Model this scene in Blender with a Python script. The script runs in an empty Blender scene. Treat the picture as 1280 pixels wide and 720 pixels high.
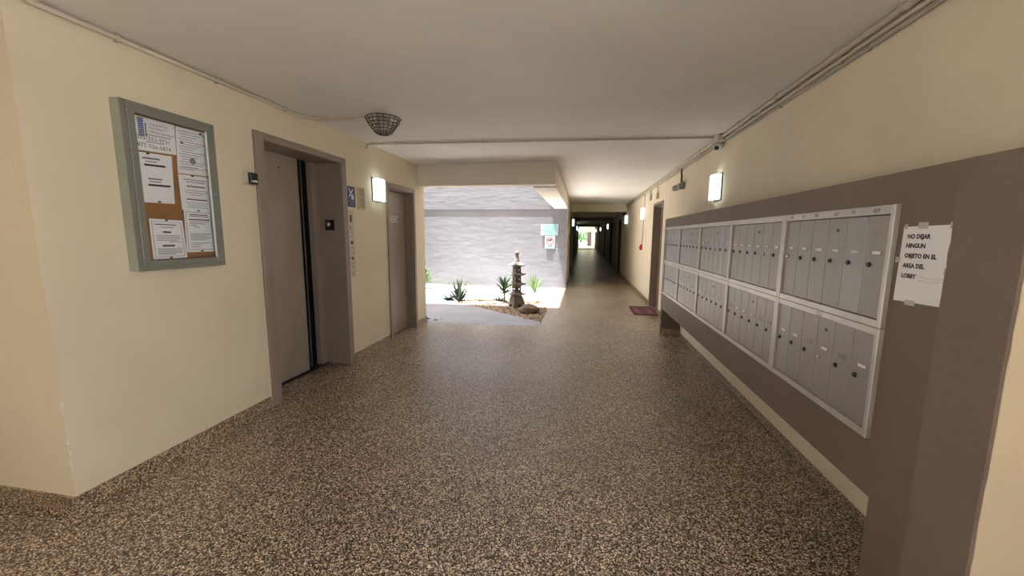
import bpy, bmesh, math, random
from mathutils import Vector, Matrix
random.seed(7)
SC = bpy.context.scene
COL = SC.collection
PI = math.pi

# ------------------------------------------------------------------ camera, light, exposure
H = 1.405
cam_d = bpy.data.cameras.new('camera')
cam = bpy.data.objects.new('camera', cam_d); COL.objects.link(cam)
cam_d.sensor_fit = 'HORIZONTAL'; cam_d.sensor_width = 36.0
cam_d.lens = 489.56 / 1280 * 36.0
cam_d.clip_start = 0.05; cam_d.clip_end = 300
yaw, pitch, roll = math.radians(10.0266), math.radians(7.649), math.radians(.4367)
f0 = Vector((-math.sin(yaw), math.cos(yaw), 0)); r0 = Vector((math.cos(yaw), math.sin(yaw), 0)); u0 = Vector((0, 0, 1))
fw = f0 * math.cos(pitch) - u0 * math.sin(pitch)
up = u0 * math.cos(pitch) + f0 * math.sin(pitch)
rt = r0 * math.cos(roll) + up * math.sin(roll)
up = up * math.cos(roll) - r0 * math.sin(roll)
M4 = Matrix(((rt.x, up.x, -fw.x, 0), (rt.y, up.y, -fw.y, 0), (rt.z, up.z, -fw.z, H), (0, 0, 0, 1)))
cam.matrix_world = M4
SC.camera = cam

world = bpy.data.worlds.new('sky'); SC.world = world; world.use_nodes = True
bg = world.node_tree.nodes['Background']
bg.inputs[0].default_value = (0.90, 0.95, 1.0, 1); bg.inputs[1].default_value = 1.05
sun_d = bpy.data.lights.new('sun', 'SUN'); sun_d.energy = 6.2; sun_d.angle = math.radians(.6)
sun_d.color = (1.0, .98, .96)
sun = bpy.data.objects.new('sun', sun_d); COL.objects.link(sun)
SUN_DIR = Vector((.203, .10, -1.0))
sun.rotation_euler = SUN_DIR.to_track_quat('-Z', 'Y').to_euler(); sun.location = (-4, 4, 12)
SC.view_settings.view_transform = 'Standard'; SC.view_settings.look = 'None'
SC.view_settings.gamma = 1.0; SC.view_settings.use_curve_mapping = False
SC.view_settings.exposure = 2.62

# ------------------------------------------------------------------ materials
def new_mat(name):
    m = bpy.data.materials.new(name); m.use_nodes = True
    nt = m.node_tree
    return m, nt, nt.nodes['Principled BSDF']

def mat(name, col, rough=.6, metal=0.0, var=.08, vscale=3.0, bump=0.0, bscale=60.0, spec=.5, emit=None, estr=0, stretch=None, fine=0.0):
    m, nt, b = new_mat(name)
    N, L = nt.nodes, nt.links
    b.inputs['Roughness'].default_value = rough; b.inputs['Metallic'].default_value = metal
    b.inputs['Specular IOR Level'].default_value = spec
    geo = N.new('ShaderNodeNewGeometry')
    src = geo.outputs['Position']
    if stretch:
        mp = N.new('ShaderNodeMapping'); mp.inputs['Scale'].default_value = stretch
        L.new(src, mp.inputs['Vector']); src = mp.outputs['Vector']
    nz = N.new('ShaderNodeTexNoise'); nz.inputs['Scale'].default_value = vscale; nz.inputs['Detail'].default_value = 5
    L.new(src, nz.inputs['Vector'])
    cr = N.new('ShaderNodeValToRGB')
    cr.color_ramp.elements[0].position = .3; cr.color_ramp.elements[1].position = .7
    cr.color_ramp.elements[0].color = (*[c * (1 - var) for c in col], 1)
    cr.color_ramp.elements[1].color = (*[min(1, c * (1 + var)) for c in col], 1)
    L.new(nz.outputs['Fac'], cr.inputs['Fac']); L.new(cr.outputs['Color'], b.inputs['Base Color'])
    if bump:
        n2 = N.new('ShaderNodeTexNoise'); n2.inputs['Scale'].default_value = bscale; n2.inputs['Detail'].default_value = 4
        L.new(src, n2.inputs['Vector'])
        bp = N.new('ShaderNodeBump'); bp.inputs['Strength'].default_value = bump; bp.inputs['Distance'].default_value = .01
        L.new(n2.outputs['Fac'], bp.inputs['Height']); L.new(bp.outputs['Normal'], b.inputs['Normal'])
    if emit:
        b.inputs['Emission Color'].default_value = (*emit, 1); b.inputs['Emission Strength'].default_value = estr
    return m

def pebble(name, tint=(1, 1, 1), rough=.3, scale=185.0):
    m, nt, b = new_mat(name); N, L = nt.nodes, nt.links
    geo = N.new('ShaderNodeNewGeometry')
    vo = N.new('ShaderNodeTexVoronoi'); vo.inputs['Scale'].default_value = scale; vo.inputs['Randomness'].default_value = 1
    L.new(geo.outputs['Position'], vo.inputs['Vector'])
    sep = N.new('ShaderNodeSeparateColor'); L.new(vo.outputs['Color'], sep.inputs[0])
    cr = N.new('ShaderNodeValToRGB'); e = cr.color_ramp.elements
    cols = [(0, (.006, .004, .003)), (.24, (.030, .020, .014)), (.40, (.12, .078, .053)), (.60, (.25, .175, .120)), (.80, (.46, .35, .25)), (1, (.85, .72, .57))]
    e[0].position = 0; e[0].color = (*cols[0][1], 1); e[1].position = 1; e[1].color = (*cols[-1][1], 1)
    for p, c in cols[1:-1]:
        k = e.new(p); k.color = (*c, 1)
    L.new(sep.outputs[0], cr.inputs['Fac'])
    # broad worn / dirty patches
    nz = N.new('ShaderNodeTexNoise'); nz.inputs['Scale'].default_value = .9; nz.inputs['Detail'].default_value = 6
    L.new(geo.outputs['Position'], nz.inputs['Vector'])
    r2 = N.new('ShaderNodeMapRange'); r2.inputs['From Min'].default_value = .3; r2.inputs['From Max'].default_value = .7
    r2.inputs['To Min'].default_value = .82; r2.inputs['To Max'].default_value = 1.12
    L.new(nz.outputs['Fac'], r2.inputs['Value'])
    mx = N.new('ShaderNodeVectorMath'); mx.operation = 'SCALE'
    L.new(cr.outputs['Color'], mx.inputs[0]); L.new(r2.outputs['Result'], mx.inputs['Scale'])
    m2 = N.new('ShaderNodeVectorMath'); m2.operation = 'MULTIPLY'; m2.inputs[1].default_value = [1.3 * t for t in tint]
    L.new(mx.outputs[0], m2.inputs[0]); L.new(m2.outputs[0], b.inputs['Base Color'])
    b.inputs['Roughness'].default_value = rough; b.inputs['Specular IOR Level'].default_value = 1.0
    bp = N.new('ShaderNodeBump'); bp.inputs['Strength'].default_value = .35; bp.inputs['Distance'].default_value = .004; bp.invert = True
    L.new(vo.outputs['Distance'], bp.inputs['Height']); L.new(bp.outputs['Normal'], b.inputs['Normal'])
    return m

def glass_mat(name):
    m = bpy.data.materials.new(name); m.use_nodes = True; nt = m.node_tree; N, L = nt.nodes, nt.links
    N.remove(N['Principled BSDF']); out = N['Material Output']
    tr = N.new('ShaderNodeBsdfTransparent'); tr.inputs[0].default_value = (1, 1, 1, 1)
    gl = N.new('ShaderNodeBsdfGlossy'); gl.inputs['Roughness'].default_value = .08
    fr = N.new('ShaderNodeFresnel'); fr.inputs[0].default_value = 1.25
    mx = N.new('ShaderNodeMixShader')
    L.new(fr.outputs[0], mx.inputs[0]); L.new(tr.outputs[0], mx.inputs[1]); L.new(gl.outputs[0], mx.inputs[2]); L.new(mx.outputs[0], out.inputs[0])
    return m

MT = {}
MT['cream'] = mat('cream_stucco', (.80, .695, .52), .75, var=.05, vscale=1.6, bump=.18, bscale=45)
MT['beam'] = mat('beam_paint', (.86, .80, .68), .75, var=.04, vscale=1.6, bump=.15, bscale=45)
MT['paint_chip'] = mat('bare_plaster', (.85, .80, .70), .9, var=.1, vscale=40)
MT['ceiling'] = mat('ceiling_paint', (.85, .82, .765), .8, var=.05, vscale=1.1, bump=.12, bscale=35)
MT['floor'] = pebble('pebble_epoxy', rough=.25)
MT['base'] = pebble('pebble_cove', tint=(1.0, .95, .82), rough=.4)
MT['brown'] = mat('brown_paint', (.200, .147, .115), .6, var=.05, vscale=2, bump=.06, bscale=60)
MT['brown_rough'] = mat('brown_stucco', (.235, .18, .145), .8, var=.06, vscale=3, bump=.5, bscale=70)
MT['taupe'] = mat('taupe_enamel', (.30, .238, .195), .42, var=.06, vscale=2.5, bump=.03, bscale=30)
MT['taupe2'] = mat('taupe_door', (.35, .28, .23), .38, var=.12, vscale=1.3, bump=.03, bscale=30)
MT['darkdoor'] = mat('dark_brown_door', (.085, .06, .045), .5, var=.1)
MT['black'] = mat('black_void', (.008, .008, .010), .5, var=0)  # flat black painting in the unlit depth behind door gaps
MT['blackgloss'] = mat('black_plastic', (.012, .012, .013), .25, var=0)
MT['steel'] = mat('steel', (.55, .56, .58), .3, metal=1, var=.05)
MT['alu'] = mat('brushed_aluminium_door', (.37, .348, .318), .48, metal=.55, var=.07, vscale=6, stretch=(25, 25, .8))
MT['alu_b'] = mat('brushed_aluminium_cool', (.38, .37, .35), .45, metal=.55, var=.07, vscale=6, stretch=(25, 25, .8))
MT['alu_frame'] = mat('aluminium_frame', (.60, .57, .53), .42, metal=.5, var=.08, vscale=8)
MT['gunmetal'] = mat('worn_lock', (.05, .045, .04), .35, metal=.8, var=.1)
MT['paper'] = mat('white_paper', (.92, .91, .92), .7, var=.02)
MT['paper_tag'] = mat('tag_card', (.88, .86, .82), .6, var=.03)
MT['tag_blank'] = mat('tag_slot', (.30, .28, .255), .5, metal=.4, var=.05)
MT['ink'] = mat('ink', (.02, .02, .022), .7, var=0)
MT['ink_grey'] = mat('ink_grey', (.22, .22, .24), .7, var=0)
MT['ink_blue'] = mat('ink_blue', (.03, .08, .35), .6, var=0)
MT['tape'] = mat('clear_tape', (.55, .51, .47), .3, var=.05)
MT['greenmetal'] = mat('grey_green_aluminium', (.265, .275, .24), .42, metal=.35, var=.05, vscale=5)
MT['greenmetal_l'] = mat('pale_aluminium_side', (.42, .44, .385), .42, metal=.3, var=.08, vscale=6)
MT['cork'] = mat('cork', (.33, .155, .055), .85, var=.12, vscale=14, bump=.2, bscale=120)
MT['glass'] = glass_mat('cabinet_glass')
MT['conduit'] = mat('painted_conduit', (.60, .53, .43), .5, var=.05)
MT['conduit_d'] = mat('grey_conduit', (.42, .38, .33), .5, var=.05)
MT['bluesign'] = mat('blue_plastic', (.02, .035, .17), .45, var=0)
MT['signwhite'] = mat('sign_white', (.40, .40, .42), .6, var=0)
MT['whiteprint'] = mat('white_print', (.8, .8, .8), .6, var=0)
MT['certpaper'] = mat('certificate_paper', (.50, .44, .30), .6, var=.08, vscale=30)
MT['certframe'] = mat('pale_gold_frame', (.62, .52, .34), .4, metal=.2, var=.05)
MT['panelsteel'] = mat('beige_panel', (.62, .55, .43), .45, var=.05)
MT['red'] = mat('red_enamel', (.42, .015, .02), .4, var=.05)
MT['redlamp'] = mat('red_button', (.35, .02, .015), .3, var=0)
MT['lamp'] = mat('lamp_diffuser', (.8, .85, .8), .4, var=0, emit=(.86, 1.0, .95), estr=.5)
MT['lampside'] = mat('lamp_diffuser_ribbed', (.8, .85, .8), .4, var=0, emit=(.80, 1.0, .95), estr=.17)
MT['lampback'] = mat('lamp_backplate', (.10, .10, .09), .5, var=.1)
MT['wire'] = mat('bronze_wire', (.10, .075, .055), .45, metal=.7, var=.15, vscale=20)
MT['jar'] = mat('frosted_jar', (.55, .55, .56), .25, var=.05)
MT['camwhite'] = mat('camera_white', (.62, .62, .62), .4, var=.03)
MT['camgrey'] = mat('camera_grey', (.30, .28, .255), .45, var=.05)
MT['darkcable'] = mat('dark_cable', (.05, .042, .035), .5, var=.1)
MT['mat'] = mat('maroon_rubber', (.135, .035, .045), .8, var=.15, vscale=40, bump=.4, bscale=300)
MT['mat_l'] = mat('maroon_rubber_worn', (.24, .085, .095), .8, var=.15, vscale=30)
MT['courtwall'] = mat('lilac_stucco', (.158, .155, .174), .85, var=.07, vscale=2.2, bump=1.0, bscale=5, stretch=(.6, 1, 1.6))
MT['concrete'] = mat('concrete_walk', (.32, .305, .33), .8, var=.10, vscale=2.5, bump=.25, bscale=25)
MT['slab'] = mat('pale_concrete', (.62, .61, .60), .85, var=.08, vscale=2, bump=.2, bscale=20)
MT['ground'] = mat('outside_paving', (.66, .63, .59), .9, var=.08, vscale=.5)
MT['soil'] = mat('bed_soil', (.16, .11, .075), .9, var=.25, vscale=12, bump=.5, bscale=40)
MT['moss'] = mat('dry_grass', (.20, .23, .07), .9, var=.25, vscale=9, bump=.6, bscale=60)
def stone_mat(name, base, spread=.45):
    m, nt, b = new_mat(name); N, L = nt.nodes, nt.links
    geo = N.new('ShaderNodeNewGeometry')
    cr = N.new('ShaderNodeValToRGB'); e = cr.color_ramp.elements
    e[0].color = (*[c * (1 - spread) for c in base], 1); e[1].color = (*[min(1, c * (1 + spread)) for c in base], 1)
    L.new(geo.outputs['Random Per Island'], cr.inputs['Fac']); L.new(cr.outputs['Color'], b.inputs['Base Color'])
    b.inputs['Roughness'].default_value = .8
    return m
MT['gravel'] = stone_mat('river_gravel', (.34, .24, .17), .6)
MT['lantern'] = mat('weathered_concrete', (.20, .165, .145), .9, var=.2, vscale=9, bump=.5, bscale=60)
MT['rock'] = mat('brown_boulder', (.185, .135, .10), .85, var=.3, vscale=8, bump=.6, bscale=25)
MT['rock_r'] = mat('reddish_flat_rock', (.26, .15, .105), .85, var=.3, vscale=9, bump=.6, bscale=30)
MT['agave'] = mat('agave_leaf', (.024, .040, .027), .6, var=.2, vscale=12)
MT['dracaena'] = mat('dracaena_leaf', (.018, .040, .012), .6, var=.3, vscale=12)
MT['lily'] = mat('yellow_green_leaf', (.065, .13, .02), .6, var=.25, vscale=12)
MT['bluegreen'] = mat('blue_green_leaf', (.030, .058, .046), .6, var=.2, vscale=12)
MT['stem'] = mat('plant_stem', (.12, .09, .05), .8, var=.2, vscale=20)
MT['dryleaf'] = mat('dry_leaf', (.07, .045, .04), .8, var=.2, vscale=30)
MT['signgreen'] = mat('pale_green_sign', (.30, .40, .41), .5, var=.03)
MT['signteal'] = mat('teal_print', (.10, .32, .36), .6, var=0)
MT['foliage'] = mat('foliage', (.10, .24, .06), .6, var=.4, vscale=3)

# ------------------------------------------------------------------ mesh helpers
ORG = {}
class MB:
    def __init__(s): s.bm = bmesh.new()
    def box(s, x0, x1, y0, y1, z0, z1, b=0.0, seg=1):
        vs = [s.bm.verts.new((x, y, z)) for x in (x0, x1) for y in (y0, y1) for z in (z0, z1)]
        F = [(0, 1, 3, 2), (4, 6, 7, 5), (0, 4, 5, 1), (2, 3, 7, 6), (0, 2, 6, 4), (1, 5, 7, 3)]
        fs = [s.bm.faces.new([vs[i] for i in q]) for q in F]
        if b:
            ed = list({e for f in fs for e in f.edges})
            bmesh.ops.bevel(s.bm, geom=ed, offset=b, segments=seg, affect='EDGES', profile=.5)
        return s
    def tube(s, pts, r, n=8, cap=True, radii=None):
        pts = [Vector(p) for p in pts]; rings = []
        for i, p in enumerate(pts):
            if i == 0: t = pts[1] - p
            elif i == len(pts) - 1: t = p - pts[i - 1]
            else: t = (pts[i + 1] - p).normalized() + (p - pts[i - 1]).normalized()
            t.normalize()
            a = Vector((0, 0, 1)) if abs(t.z) < .9 else Vector((1, 0, 0))
            u = t.cross(a).normalized(); v = t.cross(u)
            rr = radii[i] if radii else r
            rings.append([s.bm.verts.new(p + (u * math.cos(2 * PI * k / n) + v * math.sin(2 * PI * k / n)) * rr) for k in range(n)])
        for A, B in zip(rings, rings[1:]):
            for k in range(n):
                f = s.bm.faces.new((A[k], A[(k + 1) % n], B[(k + 1) % n], B[k])); f.smooth = True
        if cap:
            s.bm.faces.new(rings[0][::-1]); s.bm.faces.new(rings[-1])
        return s
    def ring(s, c, R, r, n=20, m=5, axis='z'):
        rows = []
        for i in range(n):
            a = 2 * PI * i / n; row = []
            for k in range(m):
                b = 2 * PI * k / m
                rad = R + r * math.cos(b); q = (rad * math.cos(a), rad * math.sin(a), r * math.sin(b))
                if axis == 'x': q = (q[2], q[0], q[1])
                if axis == 'y': q = (q[0], q[2], q[1])
                row.append(s.bm.verts.new(Vector(c) + Vector(q)))
            rows.append(row)
        for i in range(n):
            A, B = rows[i], rows[(i + 1) % n]
            for k in range(m):
                f = s.bm.faces.new((A[k], A[(k + 1) % m], B[(k + 1) % m], B[k])); f.smooth = True
        return s
    def lathe(s, c, prof, n=16, axis='z', smooth=True, rot=0.0):
        # prof: list of (radius, height)
        c = Vector(c); rows = []
        for (R, h) in prof:
            row = []
            for i in range(n):
                a = 2 * PI * i / n + rot; q = (R * math.cos(a), R * math.sin(a), h)
                if axis == 'x': q = (q[2], q[0], q[1])
                if axis == '-x': q = (-q[2], q[0], q[1])
                if axis == 'y': q = (q[0], q[2], q[1])
                if axis == '-y': q = (q[0], -q[2], q[1])
                row.append(s.bm.verts.new(c + Vector(q)))
            rows.append(row)
        for A, B in zip(rows, rows[1:]):
            for i in range(n):
                f = s.bm.faces.new((A[i], A[(i + 1) % n], B[(i + 1) % n], B[i])); f.smooth = smooth
        s.bm.faces.new(rows[0][::-1]); s.bm.faces.new(rows[-1])
        return s
    def poly(s, pts, thick):
        # planar polygon extruded along vector thick
        a = [s.bm.verts.new(p) for p in pts]; t = Vector(thick)
        b = [s.bm.verts.new(Vector(p) + t) for p in pts]
        n = len(pts)
        s.bm.faces.new(a[::-1]); s.bm.faces.new(b)
        for i in range(n): s.bm.faces.new((a[i], a[(i + 1) % n], b[(i + 1) % n], b[i]))
        return s
    def rock(s, c, rx, ry, rz, sub=2, jit=.18, flat=None, seed=0):
        rnd = random.Random(seed)
        g = bmesh.ops.create_icosphere(s.bm, subdivisions=sub, radius=1.0)
        ph = [rnd.uniform(0, 6) for _ in range(6)]
        for v in g['verts']:
            p = v.co.copy()
            k = 1 + jit * (math.sin(2.3 * p.x + ph[0]) * math.cos(1.9 * p.y + ph[1]) + .6 * math.sin(4.1 * p.z + 3 * p.x + ph[2]) + .4 * math.sin(6 * p.y + ph[3]))
            v.co = Vector(c) + Vector((p.x * rx * k, p.y * ry * k, p.z * rz * k))
            for f in v.link_faces: f.smooth = sub > 1
        return s
    def build(s, name, m, parent=None, origin=None):
        bm = s.bm
        bmesh.ops.recalc_face_normals(bm, faces=bm.faces)
        if origin is None:
            xs = [v.co for v in bm.verts]
            lo = Vector([min(v[i] for v in xs) for i in range(3)]); hi = Vector([max(v[i] for v in xs) for i in range(3)])
            origin = (lo + hi) / 2
            if parent is None: origin.z = lo.z
        origin = Vector(origin)
        for v in bm.verts: v.co -= origin
        me = bpy.data.meshes.new(name); bm.to_mesh(me); bm.free()
        me.materials.append(MT[m] if isinstance(m, str) else m)
        return link(name, me, origin, parent)

def link(name, me, origin, parent=None):
    o = bpy.data.objects.new(name, me); COL.objects.link(o)
    ORG[o.name] = Vector(origin)
    if parent is not None:
        o.parent = parent; o.location = Vector(origin) - ORG[parent.name]
    else:
        o.location = origin
    return o
def empty(name, loc):
    o = bpy.data.objects.new(name, None); COL.objects.link(o); o.empty_display_size = .1
    o.location = loc; ORG[o.name] = Vector(loc); return o
def tag(o, label, cat, group=None, kind=None):
    o['label'] = label; o['category'] = cat
    if group: o['group'] = group
    if kind: o['kind'] = kind
    return o
def struct(o, label, cat):
    o['kind'] = 'structure'; o['label'] = label; o['category'] = cat; return o
def bx(name, dims, m, parent=None, b=0.0, seg=1):
    return MB().box(*dims, b=b, seg=seg).build(name, m, parent)

class Plane:
    """local 2-D frame on a wall: right, up and outward normal"""
    def __init__(s, o, right, upv=(0, 0, 1)):
        s.o = Vector(o); s.r = Vector(right).normalized(); s.u = Vector(upv).normalized(); s.n = s.r.cross(s.u)
    def p(s, x, y, d=0): return s.o + s.r * x + s.u * y + s.n * d
def slab(pl, x0, x1, y0, y1, d0, d1, mb=None):
    mb = mb or MB()
    mb.poly([pl.p(x0, y0, d0), pl.p(x1, y0, d0), pl.p(x1, y1, d0), pl.p(x0, y1, d0)], pl.n * (d1 - d0))
    return mb
def text(name, s, pl, x, y, size, m, parent, d=.0008, bold=0.0, align='LEFT', sx=1.0, rot=0.0, spacing=1.0):
    cu = bpy.data.curves.new('t', 'FONT'); cu.body = s; cu.size = size; cu.offset = bold; cu.align_x = align; cu.space_character = spacing
    cu.resolution_u = 2; cu.extrude = 0
    ob = bpy.data.objects.new('t', cu); COL.objects.link(ob)
    dg = bpy.context.evaluated_depsgraph_get()
    me0 = bpy.data.meshes.new_from_object(ob.evaluated_get(dg)); bpy.data.objects.remove(ob)
    mb = MB(); mb.bm.from_mesh(me0); bpy.data.meshes.remove(me0); bpy.data.curves.remove(cu)
    c, sn = math.cos(rot), math.sin(rot)
    for v in mb.bm.verts:
        px, py = v.co.x * sx, v.co.y
        v.co = pl.p(x + px * c - py * sn, y + px * sn + py * c, d)
    xs = [v.co for v in mb.bm.verts]
    org = sum(xs, Vector()) / len(xs)
    bm = mb.bm
    for v in bm.verts: v.co -= org
    me = bpy.data.meshes.new(name); bm.to_mesh(me); bm.free(); me.materials.append(MT[m])
    return link(name, me, org, parent)
class PrintMB(MB):
    def build(s, *a, **k):
        o = MB.build(s, *a, **k); o['kind'] = 'stuff'; return o
def lines(pl, rows, d=.0006, h=.0022):
    """thin printed strokes: rows = (x0, x1, y)"""
    mb = PrintMB()
    for (x0, x1, y, *k) in rows:
        hh = k[0] if k else h
        slab(pl, x0, x1, y, y + hh, d, d + .0003, mb)
    return mb

# ------------------------------------------------------------------ the setting
XL, XR, XM, CZ = -2.463, 1.405, 1.14, 2.44
YE = 5.93      # lobby ends, courtyard starts
YC = 10.6      # courtyard's far wall
YF = 42.0      # corridor's far end

# floors
fl = MB()
fl.box(-3.5, 1.7, -3.8, 1.40, -.1, 0); fl.box(-2.85, 1.7, 1.40, YE, -.1, 0); fl.box(-.62, 1.7, YE, YF, -.1, 0)
struct(fl.build('floor', 'floor', None, (0, 2, 0)), 'speckled brown pebble epoxy floor running down the corridor', 'floor')
wk = MB()
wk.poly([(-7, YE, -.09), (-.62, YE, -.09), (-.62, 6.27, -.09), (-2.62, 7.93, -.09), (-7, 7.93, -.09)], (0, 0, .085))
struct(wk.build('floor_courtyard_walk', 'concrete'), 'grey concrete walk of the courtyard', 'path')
sl = MB()
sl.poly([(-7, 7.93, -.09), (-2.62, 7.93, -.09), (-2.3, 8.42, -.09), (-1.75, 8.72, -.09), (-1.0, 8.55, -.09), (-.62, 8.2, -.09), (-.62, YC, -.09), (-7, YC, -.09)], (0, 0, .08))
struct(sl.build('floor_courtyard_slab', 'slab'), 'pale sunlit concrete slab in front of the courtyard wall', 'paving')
gd = MB(); gd.box(-60, 60, -60, -3.8, -.2, -.06); gd.box(-60, -7, 1.4, 90, -.2, -.06); gd.box(-60, -3.5, -3.8, 1.4, -.2, -.06); gd.box(1.7, 60, -3.8, 90, -.2, -.06); gd.box(-7, 1.7, YF, 90, -.2, -.01)
struct(gd.build('floor_outside', 'ground'), 'plain paving outside the building', 'ground')

# ceiling
ce = MB(); ce.box(-3.5, 1.75, -3.8, 1.4, CZ, CZ + .2); ce.box(-7, 1.75, 1.4, 5.75, CZ, CZ + .2); ce.box(-.41, 1.7, 5.75, YF, CZ, CZ + .2); ce.box(-1.5, 2.2, YF, 54, CZ, CZ + .2)  # last stretch added to shade the corridor's far end
struct(ce.build('ceiling', 'ceiling'), 'beige painted concrete ceiling', 'ceiling')
rf = MB(); rf.box(-5, 1.75, -3.8, 1.4, 11.1, 11.3); rf.box(-7, 1.75, 1.4, 6.49, 11.1, 11.3); rf.box(-1.39, 1.7, YE, YF, 4.8, 5.0); rf.box(-8, 8, YF, 62, 4.8, 5.0)  # far slab added and lobby slab widened, both unseen, to block sun
struct(rf.build('ceiling_roof_shade', 'slab'), 'flat roof slabs of the upper storeys, with an unseen one added to shade the far end', 'roof')
uw = MB(); uw.box(-7, 1.7, 5.75, YE, CZ + .2, 11.1); uw.box(-.4, -.2, YE, YF, CZ + .2, 4.8)
struct(uw.build('wall_upper', 'cream'), 'upper storey wall around the courtyard', 'wall')

def wall_y(mb, x0, x1, y0, y1, z1, holes):
    """a wall running along Y with openings (ya, yb, ztop)"""
    y = y0
    for ya, yb, zt in sorted(holes):
        mb.box(x0, x1, y, ya, 0, z1); mb.box(x0, x1, ya, yb, zt, z1); y = yb
    mb.box(x0, x1, y, y1, 0, z1)
wl = MB()
wall_y(wl, -2.85, XL, 1.40, YE, CZ, [(2.70, 3.81, 2.155), (4.73, 5.54, 2.035)])
wlo = struct(wl.build('wall_left', 'cream'), 'cream stucco wall with the elevator and a service door', 'wall')
chp = MB(); rnd = random.Random(17)
for k in range(26):
    z = .13 + .62 * rnd.random() ** 1.6; r_ = rnd.uniform(.003, .009)
    chp.rock((XL - rnd.uniform(0, .004), 1.40 + rnd.uniform(0, .004), z), r_ * .5, r_ * .5, r_ * 1.4, 1, .3, seed=k)
chp.build('chipped_paint', 'paint_chip', wlo)['kind'] = 'stuff'

struct(bx('wall_front', (-7, -2.85, 1.40, 1.7, 0, CZ), 'cream'), 'cream return wall left of the notice board corner', 'wall')
struct(bx('wall_back', (-7, -2.85, 5.63, YE, 0, CZ), 'cream'), 'outer wall of the elevator core towards the courtyard', 'wall')
DR = [(7.46, 8.35, 2.02), (15.0, 15.9, 2.02), (19.5, 20.4, 2.02), (25.0, 25.9, 2.02), (33, 33.9, 2.02)]
DL = [(13.2, 14.1, 2.02), (18.3, 19.2, 2.02), (23.5, 24.4, 2.02), (31, 31.9, 2.02)]
wr = MB(); wr.box(XR, 1.75, -3.5, -1.3, 0, CZ); wall_y(wr, XR, 1.75, .2, 54, CZ, DR)  # unseen wall ends placed so the gap between them lets in fill light
struct(wr.build('wall_right', 'cream'), 'long cream wall above and beyond the mailboxes', 'wall')
struct(bx('wall_behind', (-3.5, 1.75, -3.8, -3.5, 0, CZ), 'brown'), 'unseen wall behind the camera, brown to cut bounced light', 'wall')  # unseen wall, coloured brown to cut light bounced forward
struct(bx('wall_light_stub', (-3.5, -3.2, -2.0, 1.4, 0, CZ), 'cream'), 'unseen cream wall stub at the left of the lobby, placed to steer fill light', 'wall')  # unseen stub placed so the opening past it lights the right wall
wc = MB(); wall_y(wc, -.75, -.40, YC, 47, CZ, DL)
struct(wc.build('wall_corridor_left', 'cream'), 'left wall of the long dark corridor', 'wall')
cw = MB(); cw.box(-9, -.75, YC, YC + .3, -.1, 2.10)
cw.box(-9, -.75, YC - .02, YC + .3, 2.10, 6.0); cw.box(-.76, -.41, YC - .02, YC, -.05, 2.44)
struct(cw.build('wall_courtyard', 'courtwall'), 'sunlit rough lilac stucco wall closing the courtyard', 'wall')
struct(bx('wall_skylight_block', (-5.5, -5.2, YE, YC, -.1, 3.6), 'courtwall'), 'unseen stucco wall added left of the courtyard to cut its skylight', 'wall')  # added out of view to cut skylight in the courtyard
# beams
struct(bx('trim_1', (XL - .02, -.40, 5.72, 5.95, 2.13, CZ), 'beam'), 'cream ceiling beam over the courtyard opening', 'beam')
struct(bx('trim_2', (-.74, -.40, 5.95, YC, 2.11, CZ), 'beam'), 'cream beam along the corridor edge of the courtyard', 'beam')
for i, y in enumerate((13.4, 17.5, 21.2, 26.8, 34.5)):
    struct(bx('trim_%d' % (i + 3), (-.40, XR, y, y + .25, 2.2, CZ), 'cream'),
           '%s dark beam across the corridor ceiling counted from the courtyard' % ('first', 'second', 'third', 'fourth', 'fifth')[i], 'beam')

# cove baseboards in the floor's own pebble
def base_y(mb, xw, side, y0, y1, h=.088, t=.014):
    xa, xb = (xw, xw + t) if side > 0 else (xw - t, xw)
    mb.box(xa, xb, y0, y1, 0, h)
bl = MB(); base_y(bl, XL, 1, 1.40, 2.655); base_y(bl, XL, 1, 3.845, 4.70); base_y(bl, XL, 1, 5.57, YE + .014)
bl.box(-3.2, XL + .014, 1.386, 1.40, 0, .088); bl.box(-2.85, XL + .014, YE, YE + .014, 0, .088)
struct(bl.build('baseboard_left', 'base'), 'pebble cove base along the left wall', 'baseboard')
br = MB(); base_y(br, XR, -1, 1.65, 5.75, .055); base_y(br, XR, -1, 5.85, 7.42, .09); base_y(br, XR, -1, 8.39, 14.96, .09); base_y(br, XR, -1, 15.94, YF, .09)
struct(br.build('baseboard_right', 'base'), 'pebble cove base along the right wall and under the mailboxes', 'baseboard')
bc = MB(); base_y(bc, -.40, 1, YC - .02, 13.16, .09); base_y(bc, -.40, 1, 14.14, YF, .09)
struct(bc.build('baseboard_corridor', 'base'), 'pebble cove base on the left side of the corridor', 'baseboard')

# ------------------------------------------------------------------ elevator doorway
el = empty('door_1', (-2.6, 3.26, 0)); struct(el, 'taupe steel elevator doorway with its door standing slightly open', 'elevator door')
fr = MB()
fr.box(-2.74, XL + .022, 2.675, 2.762, 0, 2.178, b=.004); fr.box(-2.74, XL + .022, 3.758, 3.835, 0, 2.178, b=.004)
fr.box(-2.74, XL + .0215, 2.762, 3.758, 2.121, 2.178, b=.004)
fr.build('door_frame', 'taupe', el)
dp = bx('door_panel', (-2.77, -2.735, 2.70, 3.488, .012, 2.14), 'taupe2', el, b=.003)
MB().lathe((-2.735, 3.24, 2.0), [(.009, 0), (.009, .004)], 10, 'x').build('door_keyhole', 'blackgloss', dp)
bx('strike_column', (-2.79, -2.725, 3.672, 3.765, 0, 2.14), 'taupe', el, b=.003)
bx('door_edge_strip', (-2.80, -2.785, 3.585, 3.597, .012, 2.13), 'steel', el)
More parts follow.
